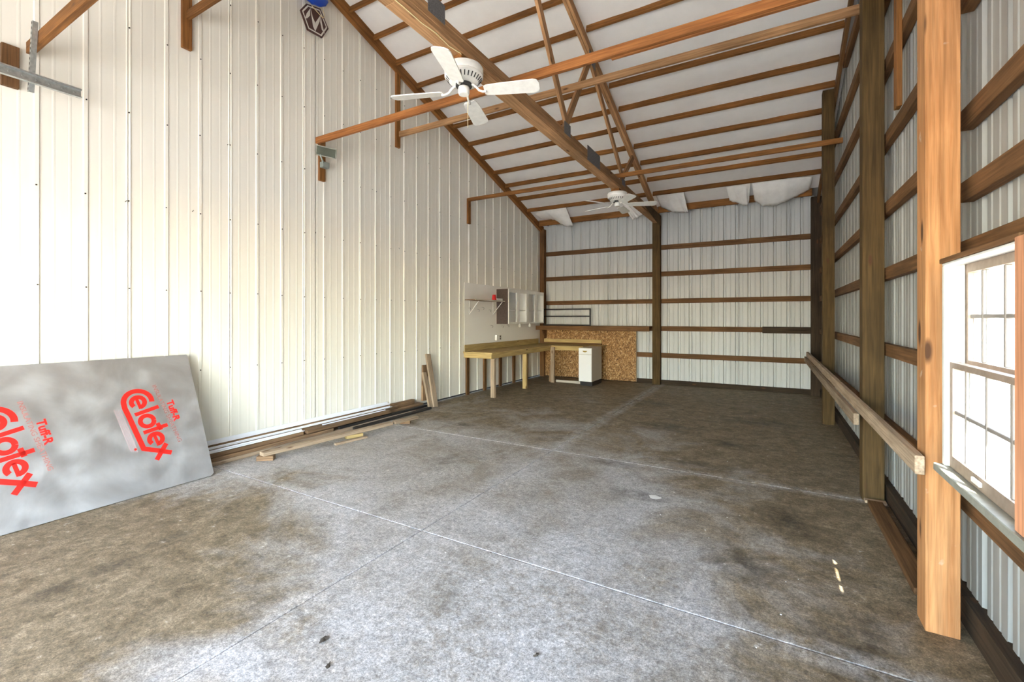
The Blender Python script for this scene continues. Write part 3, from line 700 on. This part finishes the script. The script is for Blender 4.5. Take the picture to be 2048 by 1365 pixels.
strip((-5.205, 2.2, 0.139), (-5.205, 5.22, 0.139), 0.050, 0.014, 'broad white trim strip in the middle of the pile')
strip((-5.10, 2.15, 0.126), (-5.10, 3.60, 0.126), 0.060, 0.018, 'short white trim strip at the front of the pile')
strip((-5.125, 3.9, 0.1305), (-5.125, 5.02, 0.1305), 0.016, 0.010, 'thin white trim strip lying on the rough brown plank')
lumber('plank', (-4.77, 2.87, 0.072), (-4.61, 4.62, 0.072), 0.040, 0.095, 'pine_grey', 'pale board resting on a block in front of the pile, near end')
lumber('plank', (-4.60, 4.66, 0.072), (-4.56, 5.10, 0.072), 0.040, 0.07, 'pine_grey', 'pale board continuing the front board towards the leaning boards')
lumber('wood_block', (-4.70, 3.92, 0.026), (-4.62, 4.12, 0.026), 0.048, 0.075, 'pine_new', 'pale wood block under the front board', 'block')
lumber('wood_block', (-4.58, 3.66, 0.012), (-4.52, 4.10, 0.012), 0.024, 0.05, 'pine_grey', 'thin grey offcut on the floor beside the pale block', 'block')
lumber('wood_block', (-4.83, 2.86, 0.025), (-4.70, 2.97, 0.025), 0.050, 0.08, 'brown_board', 'brown block under the near end of the front board', 'block')
lumber('wood_block', (-4.70, 4.9, 0.025), (-4.58, 4.98, 0.025), 0.050, 0.08, 'brown_board', 'brown block under the far end of the front board', 'block')
lumber('short_board', (-4.985, 6.045, 0.012), (-5.268, 6.17, 0.905), 0.11, 0.038, 'pine_grey', 'tallest pale board leaning on the white wall', grp='boards leaning on the wall', up=(0, 1, 0))
lumber('short_board', (-5.255, 6.07, 0.10), (-5.27, 6.10, 0.72), 0.13, 0.038, 'brown_board', 'dark brown board upright behind the leaning pale boards', grp='boards leaning on the wall', up=(0, 1, 0))
lumber('short_board', (-5.035, 5.97, 0.012), (-5.225, 6.02, 0.60), 0.085, 0.038, 'pine_grey', 'shortest pale board leaning in front of the dark one', grp='boards leaning on the wall', up=(0, 1, 0))
lumber('wood_block', (0.685, 4.765, 0.012), (0.83, 4.765, 0.012), 0.022, 0.06, 'pine_grey', 'pale scrap of wood at the foot of the second post from the window', 'block', 'scrap at the post')
lumber('floor_plank', (0.745, 3.30, 0.021), (0.745, 4.70, 0.021), 0.040, 0.10, 'girt_wood', 'brown plank on the floor along the right wall between posts', grp='floor plank')

# ------------------------------------------------------------------ L-shaped workbench in the far corner
bench = root('workbench', (-5.0, 9.0, 0), label='L-shaped bare pine workbench in the far left corner', category='workbench')
WT = 0.872
box('worktop', (-5.30, 7.29, WT-0.022), (-4.635, 10.79, WT), 'pine_new', bench); box('worktop', (-4.633, 9.97, WT-0.022), (-3.80, 10.79, WT), 'pine_new', bench); box('worktop', (-3.798, 10.36, WT-0.022), (-3.50, 10.79, WT), 'pine_new', bench)
box('edge_strip', (-5.30, 7.27, WT-0.030), (-4.62, 7.289, WT+0.004), 'pine_new', bench); box('edge_strip', (-4.634, 7.29, WT-0.030), (-4.617, 9.95, WT+0.004), 'pine_new', bench)
box('edge_strip', (-4.617, 9.95, WT-0.030), (-3.80, 9.969, WT+0.004), 'pine_new', bench)
box('apron', (-5.30, 7.30, 0.755), (-4.65, 7.338, 0.848), 'pine_new', bench); box('apron', (-4.69, 7.34, 0.755), (-4.652, 10.2, 0.848), 'pine_new', bench)
box('apron', (-4.64, 9.985, 0.765), (-3.82, 10.023, 0.848), 'pine_new', bench)
for (x, y, mt) in ((-4.70, 7.345, 'pine_grey'), (-4.70, 8.64, 'pine_new'), (-4.565, 9.79, 'pine_grey')): box('leg', (x, y, 0.0), (x+0.088, y+0.06, 0.754 if y < 9 else 0.845), mt, bench)
for y in (7.40, 8.03, 8.67, 9.285, 9.94): box('leg', (-5.305, y-0.045, 0.0), (-5.265, y+0.045, 0.848), 'girt_wood', bench)
box('backsplash', (-5.305, 7.32, WT+0.002), (-5.285, 10.6, 1.005), 'pine_new', bench); box('backsplash', (-5.27, 10.735, WT+0.04), (-3.62, 10.775, 1.0), 'pine_new', bench)
box('cleat', (-5.27, 10.735, WT+0.002), (-3.62, 10.775, WT+0.038), 'girt_wood', bench)
lumber('short_board', (-4.64, 9.93, 0.0), (-4.63, 9.95, 0.40), 0.05, 0.03, 'brown_board', 'stub of brown board standing under the bench corner', grp='bench stub', up=(1, 0, 0))
lumber('trim_strip', (-4.48, 9.93, 0.03), (-3.80, 9.93, 0.03), 0.055, 0.025, 'almond', 'pale strip on the floor between bench leg and white cabinet', grp='floor strip')

cab = root('base_cabinet', (-3.64, 10.0, 0), label='narrow white base cabinet with a drawer beside the bench', category='cabinet')
box('carcass', (-3.795, 9.672, 0.10), (-3.485, 10.35, 0.866), 'almond', cab); box('toe_kick', (-3.78, 9.71, 0.0), (-3.49, 10.35, 0.099), 'black_metal', cab)
dr = box('drawer_front', (-3.793, 9.652, 0.72), (-3.488, 9.671, 0.855), 'melamine', cab); box('door', (-3.793, 9.652, 0.105), (-3.488, 9.671, 0.71), 'melamine', cab)
put('cup_pull', prism([(-3.69, 0.80), (-3.59, 0.80), (-3.595, 0.785), (-3.62, 0.768), (-3.66, 0.768), (-3.685, 0.785)], 'y', 9.63, 9.6515), 'brass', dr)

# strand board, ledge and frame on the back wall
put('strand_board', None, None, None, Matrix.Translation((-4.0, 10.79, 0)), label='orange-brown strand board panel on the far wall behind the bench', category='panel')
sb = bpy.data.objects['strand_board']
for x0, x1 in ((-5.185, -4.0), (-3.997, -2.79)): box('panel', (x0, 10.80, 0.02), (x1, 10.814, 1.235), 'osb', sb)
box('edge_lath', (-2.789, 10.798, 0.02), (-2.772, 10.816, 1.235), 'pine_grey', sb)
ledge = root('ledge', (-3.8, 10.7, 1.25), label='brown timber ledge above the strand board', category='ledge')
box('shelf_board', (-5.30, 10.50, 1.318), (-2.40, 10.84, 1.345), 'girt_wood', ledge); box('fascia', (-5.30, 10.46, 1.235), (-2.40, 10.498, 1.345), 'girt_wood', ledge)
put('bracket', prism([(10.50, 1.317), (10.795, 1.317), (10.795, 1.02), (10.75, 1.02)], 'x', -5.18, -5.14), 'girt_wood', ledge)
fr_ = root('metal_frame', (-4.5, 10.6, 1.345), label='black rectangular metal frame with a middle bar standing on the ledge', category='frame')
for z in (1.362, 1.585, 1.765): box('bar', (-5.15, 10.60, z-0.016), (-3.852, 10.63, z+0.016), 'black_metal', fr_)
for z0, z1 in ((1.379, 1.568), (1.602, 1.748)):
    box('upright', (-3.885, 10.60, z0), (-3.853, 10.63, z1), 'black_metal', fr_); box('upright', (-5.15, 10.60, z0), (-5.118, 10.63, z1), 'black_metal', fr_)

# pegboard, hooks, shelf, cup
pg = box('pegboard', (-5.313, 7.325, 1.006), (-5.308, 10.60, 2.255), 'pegboard', None, label='pale perforated pegboard on the wall above the workbench', category='pegboard')
for i, (y, z) in enumerate(((7.45, 1.73), (7.78, 1.70), (7.95, 1.745), (8.22, 1.70), (8.3, 1.36), (8.75, 1.345), (9.0, 1.36))):
    pth = [(-5.307, y, z+0.02), (-5.27, y, z+0.02)]+[(-5.27+0.022*math.sin(R(q)), y, z-0.002+0.022*math.cos(R(q))) for q in range(0, 200, 25)]
    put('peg_hook', tube(pth, 0.003, 6), 'black_metal', None, label=('nearest small dark hook under the wall shelf', 'second small dark hook under the wall shelf', 'third small dark hook under the wall shelf', 'small dark hook under the shelf beside the cabinet side', 'nearest small dark hook below the wall cabinet', 'middle small dark hook below the wall cabinet', 'farthest small dark hook below the wall cabinet')[i], category='hook', group=('hooks under the shelf' if i < 4 else 'hooks under the cabinet'))
sh_ = root('wall_shelf', (-5.2, 7.9, 1.9), label='thin brown wall shelf with white brackets on the pegboard', category='shelf')
box('shelf_board', (-5.305, 7.33, 1.900), (-5.055, 8.48, 1.918), 'brown_board', sh_); box('front_lip', (-5.054, 7.33, 1.897), (-5.044, 8.48, 1.920), 'almond', sh_)
for y in (7.50, 8.40):
    br = box('bracket', (-5.306, y-0.01, 1.62), (-5.298, y+0.01, 1.897), 'white_paint', sh_); put('brace', tube([(-5.296, y, 1.64), (-5.075, y, 1.888)], 0.007, 6), 'white_paint', br)
cup = root('cup', (-5.13, 8.16, 1.919), label='red plastic cup upside down on the wall shelf', category='cup')
put('body', lathe([(0.052, 0.0), (0.054, 0.004), (0.050, 0.012), (0.036, 0.115), (0.033, 0.120)], 20), 'red_plastic', cup, Matrix.Translation((-5.13, 8.16, 1.9195)))
bx_ = root('small_box', (-5.12, 8.36, 1.919), label='small white box lying beside the red cup', category='box')
box('carton', (-5.17, 8.24, 1.9195), (-5.09, 8.45, 1.965), 'white_paint', bx_); box('end_cap', (-5.17, 8.4505, 1.9195), (-5.09, 8.475, 1.955), 'fan_dark', bx_)
ob = root('outlet_box', (-5.29, 8.58, 1.1), label='white electrical outlet box on the pegboard over the workbench', category='outlet')
box('box', (-5.307, 8.48, 1.045), (-5.255, 8.60, 1.165), 'white_paint', ob); box('cover', (-5.307, 8.61, 1.05), (-5.29, 8.72, 1.16), 'almond', ob)
for z in (1.075, 1.125): box('socket', (-5.289, 8.635, z-0.014), (-5.286, 8.695, z+0.014), 'fan_dark', ob)

wc = root('wall_cabinet', (-5.14, 9.4, 1.41), label='open-fronted white wall cabinet with dark brown side over the bench', category='cabinet')
cy0, cy1, cz0, cz1, cx = 8.53, 10.30, 1.41, 2.185, -4.985
box('side', (-5.303, cy0, cz0), (cx-0.02, cy0+0.016, cz1), 'dark_laminate', wc); box('side', (-5.303, cy1-0.016, cz0), (cx-0.02, cy1, cz1), 'melamine', wc)
box('side', (-5.303, 9.40, cz0+0.017), (cx-0.02, 9.416, cz1-0.017), 'melamine', wc)
box('top', (-5.303, cy0+0.017, cz1-0.016), (cx-0.02, cy1-0.017, cz1), 'melamine', wc); box('bottom', (-5.303, cy0+0.017, cz0), (cx-0.02, cy1-0.017, cz0+0.016), 'melamine', wc)
box('back', (-5.307, cy0, cz0), (-5.3035, cy1, cz1), 'melamine', wc)
for y0, y1 in ((cy0+0.018, 9.398), (9.418, cy1-0.018)): box('shelf', (-5.302, y0, 1.715), (-5.03, y1, 1.731), 'melamine', wc)
opn = ((8.565, 8.905), (9.02, 9.36), (9.48, 9.80), (9.93, 10.255)); edge = cy0
for y0, y1 in opn+((cy1, cy1),): box('stile', (cx-0.019, edge, cz0), (cx, y0, cz1), 'white_paint', wc); edge = y1
for y0, y1 in opn:
    box('rail', (cx-0.0185, y0, cz1-0.075), (cx-0.0005, y1, cz1), 'white_paint', wc); box('rail', (cx-0.0185, y0, cz0), (cx-0.0005, y1, cz0+0.04), 'white_paint', wc)
for i, y in enumerate((9.25, 9.75)):
    put('light_socket', lathe([(0.022, 0.0), (0.022, -0.02), (0.030, -0.03), (0.030, -0.075), (0.018, -0.085)], 16), 'white_paint', None, Matrix.Translation((-5.1, y, 1.4095)), label=('small round white fitting under the middle of the wall cabinet', 'small round white fitting under the far end of the wall cabinet')[i], category='fitting')

# ------------------------------------------------------------------ ceiling fans
def fan(loc, angles, label, chain):
    f = root('ceiling_fan', loc, label=label, category='ceiling fan', group='white ceiling fans')
    T = Matrix.Translation(Vector(loc))
    hs_ = put('motor_housing', lathe([(0.135, -0.042), (0.156, -0.047), (0.166, -0.062), (0.167, -0.100), (0.160, -0.110), (0.165, -0.114), (0.165, -0.128), (0.158, -0.134), (0.118, -0.180), (0.10, -0.186), (0.0, -0.186)], 40), 'fan_white', f, T)
    box('mounting_block', (loc[0]-0.07, loc[1]-0.13, loc[2]-0.041), (loc[0]+0.07, loc[1]+0.13, loc[2]), 'purlin_wood', f)
    sl = []
    for i in range(28):
        a_ = 2*math.pi*i/28; m_ = Matrix.Rotation(a_, 4, 'Z') @ Matrix.Translation((0.1395, 0, -0.156)) @ Matrix.Rotation(R(41), 4, 'Y')
        v_, q_ = bxvf((-0.0025, -0.0045, -0.020), (0.0025, 0.0045, 0.020)); sl.append(([m_ @ Vector(p) for p in v_], q_))
    put('vent_slots', joined(sl), 'fan_dark', hs_, T)
    put('rotor', lathe([(0.07, -0.187), (0.07, -0.207), (0.0, -0.207)], 24), 'fan_dark', f, T)
    put('switch_housing', lathe([(0.034, -0.2075), (0.046, -0.214), (0.049, -0.225), (0.049, -0.262), (0.042, -0.277), (0.0, -0.282)], 28), 'fan_white', f, T)
    ol = [(0.18, -0.045), (0.20, -0.058), (0.30, -0.066), (0.60, -0.077), (0.632, -0.068), (0.650, -0.038), (0.650, 0.038), (0.632, 0.068), (0.60, 0.077), (0.30, 0.066), (0.20, 0.058), (0.18, 0.045)]
    bl_me = prism(ol, 'z', -0.004, 0.004)
    iron = joined([bxvf((0.165, -0.014, -0.012), (0.215, 0.014, -0.0045)), bxvf((0.215, -0.036, -0.010), (0.245, 0.036, -0.0045))])
    for a_ in angles:
        m_ = T @ Matrix.Rotation(R(a_), 4, 'Z')
        bl_ = put('blade', bl_me, 'fan_white', f, m_ @ Matrix.Translation((0, 0, -0.252)) @ Matrix.Rotation(R(-13), 4, 'X'))
        put('blade_iron', tube([(0.062, 0, -0.196), (0.085, 0, -0.198), (0.112, 0, -0.222), (0.135, 0, -0.250), (0.165, 0, -0.262), (0.20, 0, -0.262)], 0.010, 8), 'fan_white', bl_, m_)
    if chain: put('pull_chain', tube([(loc[0]+0.02, loc[1]+0.03, loc[2]-0.27), (loc[0]+0.02, loc[1]+0.03, loc[2]-0.55)], 0.0022, 6), 'cream_wire', f)
    return f
fan((-2.28, 3.14, 3.739), (20, 110, 200, 290), 'near four-bladed white ceiling fan under the truss', True)
fan((-2.28, 7.60, 3.739), (-124, -52, 20, 92, 164), 'far five-bladed white ceiling fan near the middle post', False)
put('fan_cable', tube([(-2.245, 1.8, 3.736), (-2.235, 2.36, 3.735), (-2.24, 2.55, 3.734), (-2.225, 2.7, 3.735), (-2.24, 2.88, 3.734), (-2.215, 3.0, 3.73), (-2.215, 3.03, 3.72)], 0.0045, 6), 'cream_wire', None, label='cream cable stapled under the truss to the near fan', category='cable')

# ------------------------------------------------------------------ things on the left wall
wlmp = root('work_lamp', (-5.2, 3.96, 3.65), label='halogen work lamp on the wall block at the end of the reddish brace', category='lamp')
mL = Matrix.Translation((-5.15, 3.975, 3.765)) @ Matrix.Rotation(R(-32), 4, 'Z') @ Matrix.Rotation(R(18), 4, 'Y') @ Matrix.Rotation(R(-4), 4, 'X')
def lp(o, lo, hi, mt, par=None): 
    c = (Vector(lo)+Vector(hi))/2; s = Vector(hi)-Vector(lo)
    return put(o, withmat(cbox(s.x, s.y, s.z), mt), mt, par or wlmp, mL @ Matrix.Translation(c))
hd = put('reflector', prism([(-0.05, -0.05), (0.0, -0.088), (0.0, 0.088), (-0.05, 0.05)], 'x', 0, 1), 'galv', wlmp, mL) if False else None
body_me = mesh([(-0.06, -0.08, -0.03), (-0.06, 0.08, -0.03), (-0.06, 0.08, 0.03), (-0.06, -0.08, 0.03), (0.03, -0.125, -0.062), (0.03, 0.125, -0.062), (0.03, 0.125, 0.062), (0.03, -0.125, 0.062)],
               [[0, 3, 2, 1], [0, 1, 5, 4], [1, 2, 6, 5], [2, 3, 7, 6], [3, 0, 4, 7], [4, 5, 6, 7]])
put('lamp_housing', body_me, 'grey_green', wlmp, mL)
for lo, hi in (((0.031, -0.13, 0.052), (0.043, 0.13, 0.066)), ((0.031, -0.13, -0.066), (0.043, 0.13, -0.052)), ((0.031, -0.13, -0.0515), (0.043, -0.116, 0.0515)), ((0.031, 0.116, -0.0515), (0.043, 0.13, 0.0515))): lp('bezel', lo, hi, 'sill_paint')
lp('lens', (0.031, -0.1155, -0.0515), (0.035, 0.1155, 0.0515), 'lamp_glass')
put('bracket', tube([(-5.17, 3.90, 3.71), (-5.20, 3.96, 3.655), (-5.27, 4.03, 3.62)], 0.012, 8), 'grey_green', wlmp)
box('junction_box', (-5.29, 3.985, 3.585), (-5.22, 4.085, 3.66), 'grey_green', wlmp)

sg = root('hex_plaque', (-5.29, 3.91, 5.54), label='brown six-sided plaque with a white angular emblem hanging high on the wall', category='plaque')
hexo = [(3.700, 5.555), (3.790, 5.690), (4.00, 5.745), (4.130, 5.545), (4.028, 5.362), (3.806, 5.352)]
hc = Vector((sum(p[0] for p in hexo)/6, sum(p[1] for p in hexo)/6))
def inset(k): return [tuple(hc+(Vector(p)-hc)*k) for p in hexo]
put('plate', prism(hexo, 'x', -5.314, -5.296), 'sign_brown', sg)
o6, i6 = inset(0.90), inset(0.80); vv = [(-5.2945, *p) for p in o6]+[(-5.2945, *p) for p in i6]
put('border', mesh(vv, [[i, (i+1) % 6, 6+(i+1) % 6, 6+i] for i in range(6)]), 'sign_white', sg)
def pol(pts): return [(-5.2945, *p) for p in pts], [list(range(len(pts)))]
emb = [pol([(3.762, 5.475), (3.790, 5.560), (3.845, 5.660), (3.840, 5.560), (3.800, 5.500)]), pol([(3.850, 5.668), (3.880, 5.560), (3.925, 5.500), (3.920, 5.395), (3.885, 5.44), (3.862, 5.56)]),
       pol([(3.920, 5.395), (3.925, 5.520), (4.00, 5.660), (3.985, 5.560)]), pol([(4.0, 5.660), (3.995, 5.56), (4.02, 5.47), (4.07, 5.44), (4.035, 5.52), (4.02, 5.58)])]
put('emblem', joined(emb), 'sign_white', sg)
put('string', tube([(-5.288, 3.86, 5.70), (-5.283, 3.95, 5.66), (-5.283, 4.03, 5.63), (-5.283, 4.055, 5.68), (-5.283, 4.03, 5.75), (-5.283, 3.95, 5.76)], 0.005, 6), 'cream_wire', sg)
me = lathe([(0.0, -0.11), (0.08, -0.10), (0.15, -0.06), (0.185, 0.0), (0.17, 0.06), (0.10, 0.11), (0.03, 0.15), (0.0, 0.16)], 28)
for v in me.vertices: v.co.x *= 0.26; v.co.y *= 1.15; v.co.z += 0.22*v.co.y; v.co += Vector((0, 0, 0.008*math.sin(v.co.y*60)))
put('blue_bag', me, 'blue_plastic', None, Matrix.Translation((-5.228, 3.86, 5.800)), label='shiny blue bag hung on the wall above the brown plaque', category='bag')

tr_ = root('door_track', (-5.0, 0.0, 3.4), label='galvanised overhead door track ending at the upper left', category='door track')
yo = 1.47
put('channel', prism([(-5.018, 3.385), (-4.985, 3.385), (-4.985, 3.396), (-5.010, 3.396), (-5.010, 3.449), (-4.985, 3.449), (-4.985, 3.460), (-5.018, 3.460)], 'y', -2.3, yo), 'galv', tr_)
for i in range(9): put('bolt', lathe([(0.007, 0.0), (0.007, 0.005), (0.0, 0.007)], 8), 'galv', tr_, Matrix.Translation((-5.0095, yo-0.04-0.075*i, 3.42)) @ Matrix.Rotation(R(90), 4, 'Y'))
def angle_iron(p0, p1):
    p0, p1 = Vector(p0), Vector(p1); d = (p1-p0).normalized(); u = Vector((0, 1, 0)); w = d.cross(u).normalized(); q = [(0, 0), (0.032, 0), (0.032, 0.003), (0.003, 0.003), (0.003, 0.032), (0, 0.032)]
    vv = [p+u*a_+w*b_ for p in (p0, p1) for a_, b_ in q]
    return mesh(vv, [[i, (i+1) % 6, 6+(i+1) % 6, 6+i] for i in range(6)]+[[5, 4, 3, 2, 1, 0], [6, 7, 8, 9, 10, 11]])
hg = put('hanger', angle_iron((-5.06, 1.175, 3.33), (-4.965, 1.175, 3.86)), 'galv', tr_)
dv = (Vector((-4.965, 1.175, 3.86))-Vector((-5.06, 1.175, 3.33)))
sl = []
for i in range(14):
    p = Vector((-5.06, 1.175, 3.33))+dv*((i+0.6)/14); v_, q_ = bxvf((-0.006, -0.0012, -0.009), (0.006, 0.0, 0.009)); sl.append(([p+Vector((-0.0, 0, 0))+Vector(w_)+dv.normalized().cross(Vector((0, 1, 0)))*0.017 for w_ in v_], q_))
put('hanger_holes', joined(sl), 'fan_dark', hg)

# ------------------------------------------------------------------ litter on the floor
for i, (x, y, lab) in enumerate(((-1.862, 1.424, 'crumpled dark dry leaf on the pale concrete, left one'), (-1.704, 1.328, 'crumpled dark dry leaf nearest the bottom edge'), (-0.928, 1.839, 'tiny dark leaf bit right of the other leaves'))):
    rnd = random.Random(i+3); vv = [(0, 0, 0.012)]
    for k in range(9): a_ = k*2*math.pi/9; r_ = (0.030, 0.022, 0.014)[i]*rnd.uniform(0.5, 1.2); vv.append((r_*math.cos(a_), 0.6*r_*math.sin(a_), rnd.uniform(0.0015, 0.012)))
    put('dry_leaf', mesh(vv, [[0, 1+k, 1+(k+1) % 9] for k in range(9)]), 'leaf_dry', None, Matrix.Translation((x, y, 0.0)) @ Matrix.Rotation(rnd.uniform(0, 3), 4, 'Z'), label=lab, category='leaf')
parts = []; rnd = random.Random(5)
for i in range(40):
    x = rnd.gauss(-0.9, 0.9); y = rnd.gauss(3.3, 1.3)
    if not (-3.5 < x < 0.55 and 1.2 < y < 7): continue
    r_ = rnd.uniform(0.002, 0.006); a0 = rnd.uniform(0, 6); ring = [(x+r_*rnd.uniform(0.5, 1.3)*math.cos(a0+k*1.257), y+r_*rnd.uniform(0.4, 1.0)*math.sin(a0+k*1.257), 0.003) for k in range(5)]
    parts.append((ring+[(p[0], p[1], 0.0) for p in ring], [[0, 1, 2, 3, 4]]+[[k, 5+k, 5+(k+1) % 5, (k+1) % 5] for k in range(5)]))
put('paint_flakes', joined(parts), 'flake_white', None, kind='stuff', label='scattered pale paint flakes on the concrete floor', category='flakes')

rnd = random.Random(12); vv = [(0, 0, 0.006)]+[(0.065*rnd.uniform(0.6, 1.1)*math.cos(k*0.571), 0.05*rnd.uniform(0.6, 1.1)*math.sin(k*0.571), 0.0012) for k in range(11)]
put('paper_scrap', mesh(vv, [[0, 1+k, 1+(k+1) % 11] for k in range(11)]), 'flake_white', None, Matrix.Translation((-0.865, 3.98, 0.0)), label='pale flattened scrap lying on the concrete right of the joints', category='scrap')
